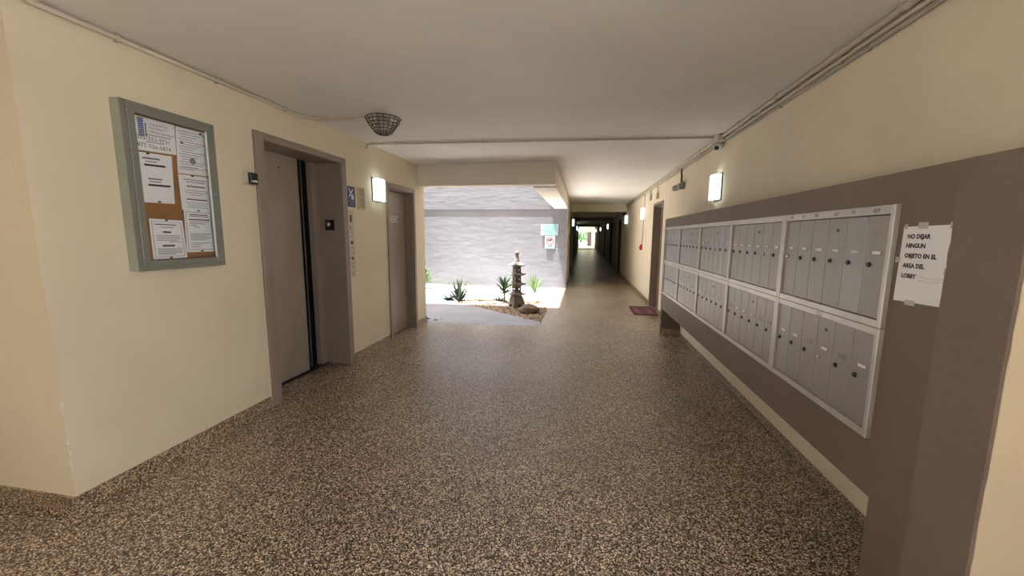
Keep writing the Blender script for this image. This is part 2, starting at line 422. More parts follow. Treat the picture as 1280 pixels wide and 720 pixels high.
sh = MB(); sh.box(-2.86, -2.84, 2.66, 3.85, 0, 2.2); sh.box(-2.84, -2.78, 2.66, 2.69, 0, 2.2); sh.box(-2.84, -2.80, 3.77, 3.85, 0, 2.2); sh.box(-2.84, -2.77, 2.66, 3.85, 2.15, 2.2)
sh.build('dark_shaft', 'black', el)  # black walls put the shaft's shade into the colour
bx('sill', (-2.84, -2.70, 2.762, 3.758, -.002, .008), 'gunmetal', el)

sp = empty('jamb_plate', (-2.607, 3.757, 1.443)); tag(sp, 'small black plate with a white star on the elevator jamb', 'plate')
bx('plate', (-2.66, -2.555, 3.752, 3.7575, 1.443, 1.552), 'blackgloss', sp, b=.001)
stp = []
for k in range(10):
    a = PI / 2 + k * PI / 5; r = .029 if k % 2 == 0 else .0125
    stp.append((-2.618 + r * math.cos(a), 3.7518, 1.505 + r * math.sin(a)))
MB().poly(stp, (0, -.0012, 0)).build('star', 'whiteprint', sp)

# card reader left of the elevator
cr_ = empty('card_reader', (XL, 2.61, 1.765)); tag(cr_, 'black card reader on a beige box left of the elevator frame', 'reader')
bx('back_box', (XL, XL + .028, 2.562, 2.655, 1.765, 1.858), 'panelsteel', cr_, b=.003)
rb = bx('reader_body', (XL + .028, XL + .052, 2.578, 2.648, 1.768, 1.850), 'blackgloss', cr_, b=.004)
bx('label_strip', (XL + .052, XL + .0535, 2.588, 2.636, 1.782, 1.796), 'whiteprint', rb)

# call panel
PLW = Plane((XL, 0, 0), (0, 1, 0))   # left wall: x = world Y, y = world Z
cp = empty('elevator_call_panel', (XL, 3.905, .94)); tag(cp, 'narrow beige elevator call panel with a column of buttons', 'call panel')
slab(PLW, 3.852, 3.960, .94, 1.665, 0, .006).build('plate', 'panelsteel', cp)
slab(PLW, 3.890, 3.912, 1.535, 1.610, .006, .010).build('display_window', 'blackgloss', cp)
for z, r, m, nm in ((1.47, .020, 'steel', 'key_switch'), (1.315, .016, 'gunmetal', 'up_button'), (1.145, .016, 'redlamp', 'stop_button'), (1.055, .013, 'steel', 'key_switch'), (.985, .011, 'steel', 'key_switch')):
    q = MB().lathe((XL + .006, 3.905, z), [(r, 0), (r, .006), (r * .8, .009)], 14, 'x').build(nm, m, cp)
    MB().ring((XL + .007, 3.905, z), r * 1.35, .002, 18, 5, 'x').build('bezel', 'conduit_d', q)
lines(PLW, [(3.875, 3.935, z) for z in (1.425, 1.375, 1.255, 1.205, 1.095)], d=.0062, h=.006).build('engraving', 'ink_grey', cp)
lines(PLW, [(3.875, 3.935, .955 + .0)], d=.0062, h=.004).build('engraving', 'ink_grey', cp)

# blue fire sign
bs = empty('fire_sign', (XL, 3.94, 1.695)); tag(bs, 'dark blue stair sign with white pictogram beside the call panel', 'sign')
slab(PLW, 3.870, 4.010, 1.695, 1.912, 0, .004).build('sign_plate', 'bluesign', bs)
pg = MB()
for (a, b, w) in (((3.895, 1.80), (3.97, 1.885), .008), ((3.89, 1.89), (3.925, 1.845), .006)):
    dx, dy = b[0] - a[0], b[1] - a[1]; l = math.hypot(dx, dy); nx, ny = -dy / l * w, dx / l * w
    pg.poly([PLW.p(a[0] + nx, a[1] + ny, .0042), PLW.p(b[0] + nx, b[1] + ny, .0042), PLW.p(b[0] - nx, b[1] - ny, .0042), PLW.p(a[0] - nx, a[1] - ny, .0042)], PLW.n * .0006)
for k in range(3): slab(PLW, 3.935 + k * .016, 3.953 + k * .016, 1.775, 1.800 + (2 - k) * .014, .0042, .0048, pg)
pg.poly([PLW.p(3.955, 1.785, .0042), PLW.p(3.985, 1.785, .0042), PLW.p(3.978, 1.825, .0042), PLW.p(3.969, 1.845, .0042), PLW.p(3.958, 1.815, .0042)], PLW.n * .0006)
pg.build('pictogram', 'whiteprint', bs)
lines(PLW, [(3.89, 3.985, 1.752), (3.90, 3.975, 1.735), (3.905, 3.98, 1.718)], d=.0042, h=.007).build('printed_lines', 'ink_grey', bs)

# framed certificate
ct = empty('certificate_frame', (XL, 4.125, 1.68)); tag(ct, 'small pale framed certificate between blue sign and wall lamp', 'frame')
fm = MB(); a0, a1, b0, b1, w = 4.055, 4.195, 1.68, 1.925, .014
slab(PLW, a0, a1, b0, b0 + w, 0, .014, fm); slab(PLW, a0, a1, b1 - w, b1, 0, .014, fm); slab(PLW, a0, a0 + w, b0 + w, b1 - w, 0, .014, fm); slab(PLW, a1 - w, a1, b0 + w, b1 - w, 0, .014, fm)
fm.build('frame', 'certframe', ct)
slab(PLW, a0 + w, a1 - w, b0 + w, b1 - w, 0, .005).build('certificate_sheet', 'certpaper', ct)
lines(PLW, [(4.08, 4.17, 1.895 - k * .017) for k in range(4)] + [(4.08, 4.165, 1.80 - k * .02) for k in range(5)], d=.0055, h=.006).build('printed_lines', 'ink_grey', ct)

# ------------------------------------------------------------------ wall lamps (box with glowing diffuser)
def wall_lamp(xw, side, y, z, label, w=.19, h=.255, d=.085):
    o = empty('wall_lamp', (xw, y + w / 2, z)); tag(o, label, 'lamp', 'lit wall lamps of the lobby and corridor')
    X = lambda t: xw + side * t
    def b(t0, t1, ya, yb, za, zb, bev=0): 
        xa, xb = sorted((X(t0), X(t1))); return MB().box(xa, xb, ya, yb, za, zb, b=bev)
    b(0, .012, y - .012, y + w + .012, z - .012, z + h + .012, .002).build('backplate', 'lampback', o)
    # diffuser: bowed front, near and far cheeks
    mb = MB(); n = 8; rows = []
    for i in range(n + 1):
        t = i / n; yy = y + w * t; dd = d * (.80 + .20 * math.sin(PI * t))
        rows.append([mb.bm.verts.new((X(dd), yy, z)), mb.bm.verts.new((X(dd), yy, z + h))])
    for A, B in zip(rows, rows[1:]): f = mb.bm.faces.new((A[0], B[0], B[1], A[1])); f.smooth = True
    back = [mb.bm.verts.new((X(.012), y, z)), mb.bm.verts.new((X(.012), y, z + h)), mb.bm.verts.new((X(.012), y + w, z)), mb.bm.verts.new((X(.012), y + w, z + h))]
    mb.bm.faces.new([r[0] for r in rows] + [back[2], back[0]]); mb.bm.faces.new([r[1] for r in rows][::-1] + [back[1], back[3]])
    mb.bm.faces.new((back[0], back[1], rows[0][1], rows[0][0])); mb.bm.faces.new((back[2], rows[-1][0], rows[-1][1], back[3]))
    mb.build('diffuser', 'lamp', o)
    b(d * .80 - .004, d * .80 + .003, y - .004, y + .005, z + .005, z + h - .005).build('corner_rib', 'lampside', o)
    rb_ = MB()
    for k in range(1, 7):
        t = k / 7; dd = d * (.80 + .20 * math.sin(PI * t)); xa, xb = sorted((X(dd - .001), X(dd + .0025)))
        rb_.box(xa, xb, y + w * t - .003, y + w * t + .003, z + .012, z + h - .012)
    rb_.build('ribs', 'lampside', o)
    b(.012, d * .5, y + w * .4, y + w * .6, z - .014, z - .001).build('switch_tab', 'lampback', o)
    return o
wall_lamp(XL, 1, 4.38, 1.805, 'lit wall lamp between framed certificate and taupe service door')
wall_lamp(XR, -1, 4.46, 1.795, 'lit wall lamp above the mailboxes, nearest on the right wall')
wall_lamp(XR, -1, 9.50, 1.80, 'lit wall lamp above the red fire alarm box')
wall_lamp(XR, -1, 13.0, 1.80, 'lit wall lamp just past the fire alarm box lamp')
for y, wd in ((22.3, 'third from the corridor far end'), (31.0, 'second from the corridor far end'), (40.8, 'last before the corridor far end')):
    wall_lamp(XR, -1, y, 1.80, 'lit wall lamp on the right corridor wall, ' + wd)
for y, wd in ((15.3, 'first and largest'), (26.5, 'second'), (37.8, 'third and smallest')):
    wall_lamp(-.40, 1, y, 1.78, 'lit wall lamp on the left corridor wall, %s of its row' % wd)

# ------------------------------------------------------------------ hinged doors
def hinged_door(name, xw, side, y0, y1, zt, label, leafm='taupe2', framem='taupe', recess=.12, knob_near=True, detail=True):
    o = empty(name, (xw, (y0 + y1) / 2, 0)); struct(o, label, 'door')
    def b(mb, t0, t1, ya, yb, za, zb, bev=0):
        xa, xb = sorted((xw + side * t0, xw + side * t1)); return mb.box(xa, xb, ya, yb, za, zb, b=bev)
    f = MB(); w = .05
    b(f, -recess - .05, .018, y0 - .02, y0 + .035, 0, zt + .025, .003); b(f, -recess - .05, .018, y1 - .035, y1 + .02, 0, zt + .025, .003)
    b(f, -recess - .05, .0175, y0 + .035, y1 - .035, zt - .03, zt + .025, .003)
    b(f, -recess - .05, -.05, y0 + .035, y0 + .05, 0, zt - .03); b(f, -recess - .05, -.05, y1 - .05, y1 - .035, 0, zt - .03); b(f, -recess - .05, -.05, y0 + .05, y1 - .05, zt - .045, zt - .03)
    f.build('door_frame', framem, o)
    lf = b(MB(), -recess - .045, -recess, y0 + .052, y1 - .052, .012, zt - .048, .002).build('door_leaf', leafm, o)
    b(MB(), -recess - .08, -recess - .05, y0 - .02, y1 + .02, 0, zt + .02).build('dark_backing', 'black', o)
    yk = (y0 + .12) if knob_near else (y1 - .12)
    if detail:
        k = MB().lathe((xw + side * (-recess), yk, 1.0), [(.030, 0), (.030, .008), (.012, .012), (.012, .04), (.026, .048), (.028, .06), (.018, .072)], 16, 'x' if side > 0 else '-x').build('knob', 'steel', lf)
        for z in (.25, 1.0, 1.78):
            yy = (y1 - .054) if knob_near else (y0 + .054)
            MB().tube([(xw + side * (-recess + .004), yy, z - .045), (xw + side * (-recess + .004), yy, z + .045)], .007).build('hinge', 'taupe', lf)
    return o, lf
d2, leaf2 = hinged_door('door_2', XL, 1, 4.73, 5.54, 2.035, 'taupe service door with a small name plate past the wall lamp')
np_ = empty('door_plate', (XL - .12, 5.12, 1.57)); tag(np_, 'small white lettered plate on the taupe service door', 'plate')
PLD = Plane((XL - .12, 0, 0), (0, 1, 0))
slab(PLD, 4.99, 5.26, 1.575, 1.655, .0005, .004).build('plate', 'whiteprint', np_)
slab(PLD, 5.0, 5.25, 1.587, 1.643, .004, .0048).build('dark_field', 'ink_grey', np_)
lines(PLD, [(5.015 + k * .045, 5.043 + k * .045, 1.598) for k in range(5)], d=.0049, h=.034).build('lettering', 'whiteprint', np_)
hinged_door('door_3', XR, -1, 7.46, 8.35, 2.02, 'dark brown apartment door with taupe frame just past the mailboxes', 'darkdoor', 'taupe')
for i, (y0, y1, zt) in enumerate(DR[1:]):
    hinged_door('door_%d' % (4 + i), XR, -1, y0, y1, zt, '%s dark apartment door on the right wall of the dark corridor' % ('first', 'second', 'third', 'fourth')[i], 'darkdoor', 'darkdoor', detail=i < 2)
for i, (y0, y1, zt) in enumerate(DL):
    hinged_door('door_%d' % (8 + i), -.40, 1, y0, y1, zt, '%s dark apartment door on the left wall of the dark corridor' % ('first', 'second', 'third', 'fourth')[i], 'darkdoor', 'darkdoor', detail=i < 1)

# ------------------------------------------------------------------ notice board cabinet
nb = empty('notice_board', (XL, 2.03, 1.19)); tag(nb, 'grey metal glazed notice board cabinet full of papers', 'notice board')
y0, y1, z0, z1, xf = 1.760, 2.300, 1.190, 2.105, -2.400
bd = MB(); t = .030; q = .008
bd.box(XL, xf - .006, y0, y0 + q, z0, z1); bd.box(XL, xf - .006, y1 - q, y1, z0, z1)
bd.box(XL, xf - .006, y0 + q, y1 - q, z0, z0 + q); bd.box(XL, xf - .006, y0 + q, y1 - q, z1 - q, z1)
bd.box(xf - .006, xf, y0, y0 + t, z0, z1, b=.002); bd.box(xf - .006, xf, y1 - t, y1, z0, z1, b=.002)
bd.box(xf - .006, xf, y0 + t, y1 - t, z0, z0 + t, b=.002); bd.box(xf - .006, xf, y0 + t, y1 - t, z1 - t, z1, b=.002)
bd.build('cabinet_body', 'greenmetal', nb)
bx('pale_side', (XL + .001, xf - .003, y0 - .0015, y0, z0 + .001, z1 - .001), 'greenmetal_l', nb)  # near side overlaid in a paler tone of the cabinet metal
bx('cork_panel', (XL + .001, XL + .014, y0 + q, y1 - q, z0 + q, z1 - q), 'cork', nb)
dfm = MB(); g = .003; w = .034; ya, yb, za, zb = y0 + t + .002, y1 - t - g + .008, z0 + t - .006, z1 - t + .006
dfm.box(xf - .012, xf + .004, ya, ya + w, za, zb, b=.002); dfm.box(xf - .012, xf + .004, yb - w, yb, za, zb, b=.002)
dfm.box(xf - .012, xf + .004, ya + w, yb - w, za, za + w, b=.002); dfm.box(xf - .012, xf + .004, ya + w, yb - w, zb - w, zb, b=.002)
dfo = dfm.build('glazed_door', 'greenmetal', nb)
bx('glass_pane', (xf - .007, xf - .004, ya + w - .004, yb - w + .004, za + w - .004, zb - w + .004), 'glass', dfo)
bx('glass_edge_strip', (xf - .003, xf + .001, yb - w - .009, yb - w, za + w, zb - w), 'paper', dfo)
hg = MB()
n = 60
for k in range(n):
    zz = za + (zb - za) * k / n
    hg.tube([(xf + .003, ya - .002, zz + .0015), (xf + .003, ya - .002, zz + (zb - za) / n - .0015)], .003, 6)
hg.build('piano_hinge', 'steel', nb)
MB().lathe((xf + .004, yb - .016, 1.66), [(.008, 0), (.008, .006), (.006, .008)], 12, 'x').build('lock', 'steel', dfo)

PB = Plane((XL + .0145, 0, 0), (0, 1, 0))
def notice(name, quad, label, lift=0.0):
    """quad: TL TR BR BL in (Y, Z) on the cork"""
    o = empty(name, PB.p(*[sum(c) / 4 for c in zip(*quad)], lift)); tag(o, label, 'paper', 'papers pinned inside the notice board')
    tl, tr, brr, bll = [Vector(q) for q in quad]
    mb = MB(); nx, ny = 6, 8; vs = []
    for j in range(ny + 1):
        row = []
        for i in range(nx + 1):
            u, v = i / nx, j / ny
            p = (tl * (1 - u) + tr * u) * (1 - v) + (bll * (1 - u) + brr * u) * v
            row.append(mb.bm.verts.new(PB.p(p.x, p.y, lift)))
        vs.append(row)
    for j in range(ny):
        for i in range(nx): mb.bm.faces.new((vs[j][i], vs[j][i + 1], vs[j + 1][i + 1], vs[j + 1][i]))
    ext = bmesh.ops.extrude_face_region(mb.bm, geom=list(mb.bm.faces))
    for e_ in ext['geom']:
        if isinstance(e_, bmesh.types.BMVert): e_.co += PB.n * .0006
    mb.build('sheet', 'paper', o)
    def at(u, v):
        p = (tl * (1 - u) + tr * u) * (1 - v) + (bll * (1 - u) + brr * u) * v; return p
    o_lift = lift + .0007
    def bars(nm, rows, m):
        b_ = MB()
        for (u0, u1, v, hh) in rows:
            q = [at(u0, v), at(u1, v), at(u1, v + hh), at(u0, v + hh)]
            b_.poly([PB.p(p.x, p.y, o_lift) for p in q], PB.n * .0002)
        r_ = b_.build(nm, m, o); r_['kind'] = 'stuff'; return r_
    def pin(u, v):
        p = at(u, v); MB().box(XL + .0145 + lift, XL + .0145 + lift + .006, p.x - .007, p.x + .007, p.y - .004, p.y + .004, b=.001).build('push_pin', 'ink', o)
    return o, at, bars, pin, o_lift
# paper A: letterhead with phone numbers
o, at, bars, pin, ol = notice('letterhead_notice', [(1.856, 2.047), (2.079, 2.049), (2.074, 1.873), (1.856, 1.862)], 'letterhead sheet with blue logo and two large phone numbers', .0005)
bars('logo', [(.08, .22, .03 + .055 * k, .042) for k in range(10)], 'ink_blue')
bars('logo_side_strip', [(.245, .28, .16, .42)], 'ink_grey')
for k, s in enumerate(('UNLIMITED', 'PROPERTY', 'MANAGEMENT')):
    text('lettering', s, PB, 1.930, 2.013 - k * .021, .0185, 'ink_grey', o, d=ol, sx=1.15)
bars('printed_lines', [(.10, .88, .485, .025), (.24, .70, .70, .022)], 'ink_grey')
text('phone_number', '305-553-9731', PB, 1.862, 1.925, .031, 'ink', o, d=ol, sx=.93, spacing=1.12, rot=.01)
text('phone_number', '877-526-5874', PB, 1.862, 1.884, .031, 'ink', o, d=ol, sx=.93, spacing=1.12, rot=.01)
# paper B
o, at, bars, pin, ol = notice('office_notice', [(1.856, 1.852), (2.044, 1.861), (2.033, 1.579), (1.845, 1.575)], 'plain white sheet with two short paragraphs under the letterhead', .0015)
bars('printed_lines', [(.12, .62, .09, .035), (.20, .52, .16, .02), (.24, .66, .50, .03), (.28, .62, .56, .02)], 'ink_grey')
bars('bold_printed_lines', [(.16, .78, .22, .04), (.24, .90, .62, .04)], 'ink')
pin(.28, .012); pin(.52, .975)
# paper C
o, at, bars, pin, ol = notice('licence_notice', [(2.085, 2.046), (2.285, 2.051), (2.280, 1.775), (2.072, 1.769)], 'form with round grey seal at the top right of the board', .0005)
bars('printed_lines', [(.06 + .04 * (k % 3), .92 - .13 * (k % 4), .07 + .055 * k, .012) for k in range(16)] + [(.03, .97, .86, .01)], 'ink_grey')
sc = at(.48, .70); MB().lathe((XL + .0145 + ol, sc.x, sc.y), [(.020, 0), (.020, .0003)], 18, 'x').build('seal', 'ink_grey', o)
pin(.78, .05); pin(.16, .33)
# paper D
o, at, bars, pin, ol = notice('rules_notice', [(2.072, 1.764), (2.281, 1.768), (2.280, 1.545), (2.074, 1.548)], 'centred text sheet in the middle of the right column', .0010)
bars('printed_lines', [(.15, .85, .12, .022), (.22, .80, .18, .022), (.16, .86, .42, .014), (.14, .85, .48, .014), (.30, .70, .54, .014), (.14, .86, .78, .014), (.2, .82, .84, .014), (.16, .84, .90, .014)], 'ink_grey')
bars('bold_printed_lines', [(.22, .80, .30, .03), (.18, .84, .67, .03)], 'ink')
pin(.42, .02)
# papers E and F with dotted borders
def bordered(name, quad, label, lift, para):
    o, at, bars, pin, ol = notice(name, quad, label, lift)
    dots = [(.06 + .03 * k, .075 + .03 * k, .055, .014) for k in range(29)] + [(.06 + .03 * k, .075 + .03 * k, .935, .014) for k in range(29)]
    dots += [(.055, .075, .07 + .03 * k, .016) for k in range(29)] + [(.92, .94, .07 + .03 * k, .016) for k in range(29)]
    bars('dotted_border', dots, 'ink'); bars('printed_lines', para[0], 'ink_grey'); bars('bold_printed_lines', para[1], 'ink')
    pin(.5, .02); pin(.5, .975)
bordered('bordered_notice', [(2.083, 1.553), (2.272, 1.551), (2.278, 1.282), (2.077, 1.284)], 'sheet with dotted border at the bottom right of the board', .0022,
         ([(.16, .84, .15, .014), (.16, .86, .28, .014), (.16, .70, .32, .014), (.16, .40, .36, .014), (.3, .5, .40, .014)] + [(.15, .86 - .08 * (k % 3), .56 + .03 * k, .012) for k in range(6)] + [(.15, .85, .78, .012), (.15, .5, .82, .012), (.15, .45, .87, .012)], [(.18, .82, .11, .02), (.14, .88, .22, .025)]))
bordered('bordered_notice', [(1.875, 1.486), (2.066, 1.480), (2.076, 1.251), (1.876, 1.250)], 'sheet with dotted border at the bottom left of the board', .0028,
         ([(.3, .7, .19, .018)] + [(.15, .86 - .1 * (k == 3), .40 + .04 * k, .015) for k in range(4)] + [(.5, .86, .56, .015)] + [(.15, .86 - .2 * (k == 4), .74 + .035 * k, .014) for k in range(5)], [(.14, .8, .12, .022), (.36, .6, .30, .04), (.3, .66, .645, .04)]))

# ------------------------------------------------------------------ mailbox enclosure
en = empty('mailbox_enclosure', (1.27, 3.5, 0)); tag(en, 'long brown built-out box holding the rows of mailboxes', 'enclosure')
YA, YB, ZA, ZB = 1.676, 5.690, .620, 1.530     # opening for the mailboxes
Y0e, Y1e, ZT, ZU = 1.45, 5.845, 1.640, .395
fp = MB()
fp.box(XM, XM + .02, Y0e, Y1e, ZB, ZT); fp.box(XM, XM + .02, Y0e, Y1e, ZU, ZA)
fp.box(XM, XM + .02, Y0e, YA, ZA, ZB); fp.box(XM, XM + .02, YB, Y1e, ZA, ZB)
fp.build('front_panel', 'brown', en)
bx('top_board', (XM + .0, XR - .001, Y0e, Y1e, ZT, ZT + .006), 'brown', en)
bx('bottom_board', (XM + .02, XR, Y0e, Y1e, ZU, ZU + .02), 'brown', en)
bx('end_board', (XM + .02, XR, Y1e - .02, Y1e, ZU, ZT), 'brown', en)
lg = bx('leg', (XM, XR, 5.755, Y1e, 0, ZU), 'brown', en, b=.003)
bx('leg_base', (XM + .012, XR, 5.742, 5.755, 0, .10), 'base', lg)
bx('leg', (XM, XR, Y0e, 1.645, 0, ZU), 'brown', en, b=.003)
pe = empty('mailbox_pier', (1.27, 1.345, 0)); tag(pe, 'low stucco pier at the near end of the mailbox enclosure', 'pier')
bx('pier_core', (XM + .002, XR, 1.240, 1.449, 0, 1.640), 'cream', pe, b=.004)
pf = MB(); nz_ = 40
# rough stucco skin with an uneven edge
rnd = random.Random(3)
L_, R_ = [], []
for k in range(nz_ + 1):
    z = 1.645 * k / nz_
    L_.append((1.452 + rnd.uniform(-.003, .003), z)); R_.append((1.2395 + rnd.uniform(-.0012, .0012), z))
pts = L_ + R_[::-1]
pf.poly([(XM + .002, y, z) for y, z in pts], (-.011, 0, 0)).build('stucco_face', 'brown_rough', pe)

# mailbox units
UW = (YB - YA) / 5.0
def box_mesh(name, dims, m, b=0.0):
    mb = MB(); mb.box(*dims, b=b); me = bpy.data.meshes.new(name)
    bmesh.ops.recalc_face_normals(mb.bm, faces=mb.bm.faces)
    mb.bm.to_mesh(me); mb.bm.free(); me.materials.append(MT[m]); return me
DWd = (UW - .044) / 6.0
def door_me(h, m): return box_mesh('mailbox_door', (0, .012, -DWd / 2 + .0012, DWd / 2 - .0012, -h / 2, h / 2), m, .0012)
HU, HL = .397, .380
DM = {('u', 0): door_me(HU, 'alu'), ('u', 1): door_me(HU, 'alu_b'), ('l', 0): door_me(HL, 'alu'), ('l', 1): door_me(HL, 'alu_b')}
lk = MB().lathe((0, 0, 0), [(.0105, 0), (.0105, .004), (.008, .006), (.008, .007)], 12, '-x'); bmesh.ops.recalc_face_normals(lk.bm, faces=lk.bm.faces)
LK = bpy.data.meshes.new('lock'); lk.bm.to_mesh(LK); lk.bm.free(); LK.materials.append(MT['gunmetal'])
LK2 = LK.copy(); LK2.materials.clear(); LK2.materials.append(MT['steel'])
TG = box_mesh('name_tag', (-.0015, 0, -.022, .022, -.0065, .0065), 'paper_tag')
TGB = box_mesh('name_tag', (-.0012, 0, -.022, .022, -.0065, .0065), 'tag_blank')
TR = box_mesh('tag_rim', (-.0008, 0, -.026, .026, -.0105, .0105), 'tag_blank')
MK = MB().lathe((0, 0, 0), [(.007, 0), (.007, .003)], 10, '-x'); bmesh.ops.recalc_face_normals(MK.bm, faces=MK.bm.faces)
MKm = bpy.data.meshes.new('master_lock'); MK.bm.to_mesh(MKm); MK.bm.free(); MKm.materials.append(MT['gunmetal'])
ordw = ('nearest', 'second', 'middle', 'fourth', 'farthest')
tags_vis = {(0, 'u'): '111111', (0, 'l'): '110101', (1, 'u'): '111111', (1, 'l'): '011100', (2, 'u'): '101111', (2, 'l'): '111111', (3, 'u'): '100000', (3, 'l'): '111100', (4, 'u'): '000000', (4, 'l'): '000000'}
bright = {(0, 'u', 5), (0, 'l', 2), (1, 'u', 1), (2, 'u', 2)}
cool = {(0, 'l', 5), (3, 'u', 4), (3, 'u', 3), (3, 'u', 5), (4, 'u', 0), (4, 'u', 1), (4, 'u', 2), (4, 'u', 3), (4, 'u', 4), (4, 'u', 5), (3, 'l', 4), (3, 'l', 5), (2, 'u', 1), (0, 'u', 1), (4, 'l', 0), (4, 'l', 2), (4, 'l', 4)}
ZMID = 1.062
PM = Plane((XM, 0, 0), (0, -1, 0))     # facing the lobby: x = -Y
for i in range(5):
    for row in ('u', 'l'):
        ya = YA + i * UW; yb = ya + UW
        za, zb = (ZMID, ZB) if row == 'u' else (ZA, ZMID)
        u = empty('mailbox_unit', (XM, (ya + yb) / 2, za))
        tag(u, '%s aluminium mailbox unit in the %s row, six narrow doors, counted from the taped notice' % (ordw[i], 'upper' if row == 'u' else 'lower'), 'mailbox', 'aluminium mailbox units')
        rt_, rb_, sw = (.036, .030, .022) if row == 'u' else (.030, .030, .022)
        f = MB(); g_ = .0006
        f.box(XM - .018, XM + .02, ya + g_, ya + sw, za + g_, zb - g_, b=.002); f.box(XM - .018, XM + .02, yb - sw, yb - g_, za + g_, zb - g_, b=.002)
        f.box(XM - .016, XM + .02, ya + sw, yb - sw, zb - rt_, zb - g_, b=.002); f.box(XM - .016, XM + .02, ya + sw, yb - sw, za + g_, za + rb_, b=.002)
        f.build('unit_frame', 'alu_frame', u)
        bx('unit_back', (XM + .012, XM + .2, ya + .01, yb - .01, za + .01, zb - .01), 'gunmetal', u)
        h = HU if row == 'u' else HL
        zc = (za + rb_ + zb - rt_) / 2
        for k in range(6):
            yc = ya + .022 + DWd * (k + .5)
            d = link('mailbox_door', DM[(row, 1 if (i, row, k) in cool else 0)], (XM - .007, yc, zc), u)
            zt_ = 1.348 if row == 'u' else .891
            zl_ = 1.300 if row == 'u' else .842
            link('tag_rim', TR, (XM - .007, yc - .004, zt_), d)
            link('name_tag', TG if tags_vis[(i, row)][5 - k] == '1' else TGB, (XM - .0078, yc - .004, zt_), d)
            link('lock', LK2 if (i, row, k) in bright else LK, (XM - .007, yc + .030, zl_), d)
            if k == 2: link('master_lock', MKm, (XM - .007, yc - .004, zl_ + .138), d)
# marker numbers on the top rail of the nearest unit
us = [o for o in COL.objects if o.name.startswith('mailbox_unit') and o.get('label', '').startswith('nearest aluminium mailbox unit in the upper')][0]
text('marker_number', '409', PM, -1.792, 1.502, .026, 'ink_grey', us, d=.0165, bold=.0006)
text('marker_number', '407', PM, -2.035, 1.502, .024, 'ink_grey', us, d=.0165, bold=.0006)
mk = MB()
for yy in (2.41, 2.30, 2.185, 1.92):
    for k in range(4):
        a = rnd.uniform(-.006, .006); slab(PM, -yy + k * .007, -yy + k * .007 + .003, 1.506 + a * .4, 1.521 + a * .4, .0163, .0167, mk)
mk.build('marker_scrawl', 'ink_grey', us)
ul = [o for o in COL.objects if o.name.startswith('mailbox_unit') and o.get('label', '').startswith('nearest aluminium mailbox unit in the lower')][0]
st_ = MB(); yy = 2.065
slab(PM, -yy - .022, -yy + .022, 1.036, 1.038, .0163, .0168, st_); slab(PM, -yy - .022, -yy + .022, 1.053, 1.055, .0163, .0168, st_)
for k in range(4): slab(PM, -yy - .022 + k * .014, -yy - .020 + k * .014, 1.038, 1.053, .0163, .0168, st_)
st_.build('sticker_outline', 'ink_grey', ul)

# taped notice
tn = empty('taped_notice', (XM, 1.555, 1.18)); tag(tn, 'white paper notice in Spanish taped beside the mailboxes', 'paper')
mb = MB()
qd = [(-1.654, 1.180), (-1.458, 1.186), (-1.457, 1.449), (-1.649, 1.446)]
mb.poly([PM.p(x, y, .001) for x, y in qd], PM.n * .0007).build('sheet', 'paper', tn)
for s, x, y in (('NO DEJAR', -1.628, 1.405), ('NINGUN', -1.629, 1.373), ('OBJETO EN EL', -1.629, 1.338), ('AREA DEL', -1.631, 1.303), ('LOBBY', -1.632, 1.267)):
    text('lettering', s, PM, x, y, .0205, 'ink', tn, d=.0019, bold=.0011, sx=.98)
hw = MB(); rnd = random.Random(5)
for r_ in range(2):
    x = -1.558
    while x < -1.475:
        w_ = rnd.uniform(.003, .008); yv = 1.271 - r_ * .012 + rnd.uniform(-.0015, .0015)
        hw.poly([PM.p(x, yv, .0018), PM.p(x + w_, yv + .003, .0018), PM.p(x + w_, yv + .004, .0018), PM.p(x, yv + .001, .0018)], PM.n * .0002)
        x += w_ + rnd.uniform(.0015, .004)
hw.build('handwriting', 'ink_grey', tn)
for (x0, x1, ya_, yb_) in ((-1.588, -1.548, 1.438, 1.460), (-1.468, -1.448, 1.437, 1.458), (-1.600, -1.558, 1.172, 1.190), (-1.668, -1.646, 1.318, 1.338), (-1.466, -1.448, 1.29, 1.312), (-1.645, -1.632, 1.438, 1.455)):
    slab(PM, x0, x1, ya_, yb_, .0020, .0023).build('tape', 'tape', tn)

# ------------------------------------------------------------------ conduits
def conduit(name, pts, r, label, m='conduit', clips=(), cat='conduit', clipn=(0, 0, 0)):
    mb = MB().tube(pts, r, 8); o = mb.build(name, m); tag(o, label, cat)
    for c in clips:
        (p, ax) = c
        k = MB()
        if ax == 'y': k.box(p[0] - r * 1.3, p[0] + r * 1.3, p[1] - .009, p[1] + .009, p[2] - r * 1.3, p[2] + r * 1.3, b=.002)
        else: k.box(p[0] - .009, p[0] + .009, p[1] - r * 1.3, p[1] + r * 1.3, p[2] - r * 1.3, p[2] + r * 1.3, b=.002)
        k.build('clip', m, o)
    return o
def arc(p0, p1, p2, n=6):
    p0, p1, p2 = Vector(p0), Vector(p1), Vector(p2)
    return [p0 * (1 - t) ** 2 + p1 * 2 * t * (1 - t) + p2 * t * t for t in [i / n for i in range(n + 1)]]
zc = 2.419
conduit('conduit', [(XL + .014, 1.42, zc), (XL + .014, 3.0, zc)] + arc((XL + .014, 3.10, zc), (XL + .02, 3.33, zc), (-2.20, 3.36, zc + .004)) + [(-1.88, 3.385, zc + .004)], .0125,
        'cream conduit along left wall corner turning to the caged lamp', clips=[((XL + .014, 1.82, zc), 'y'), ((XL + .014, 2.40, zc), 'y'), ((XL + .014, 3.02, zc), 'y'), ((-2.05, 3.373, zc + .004), 'x')])
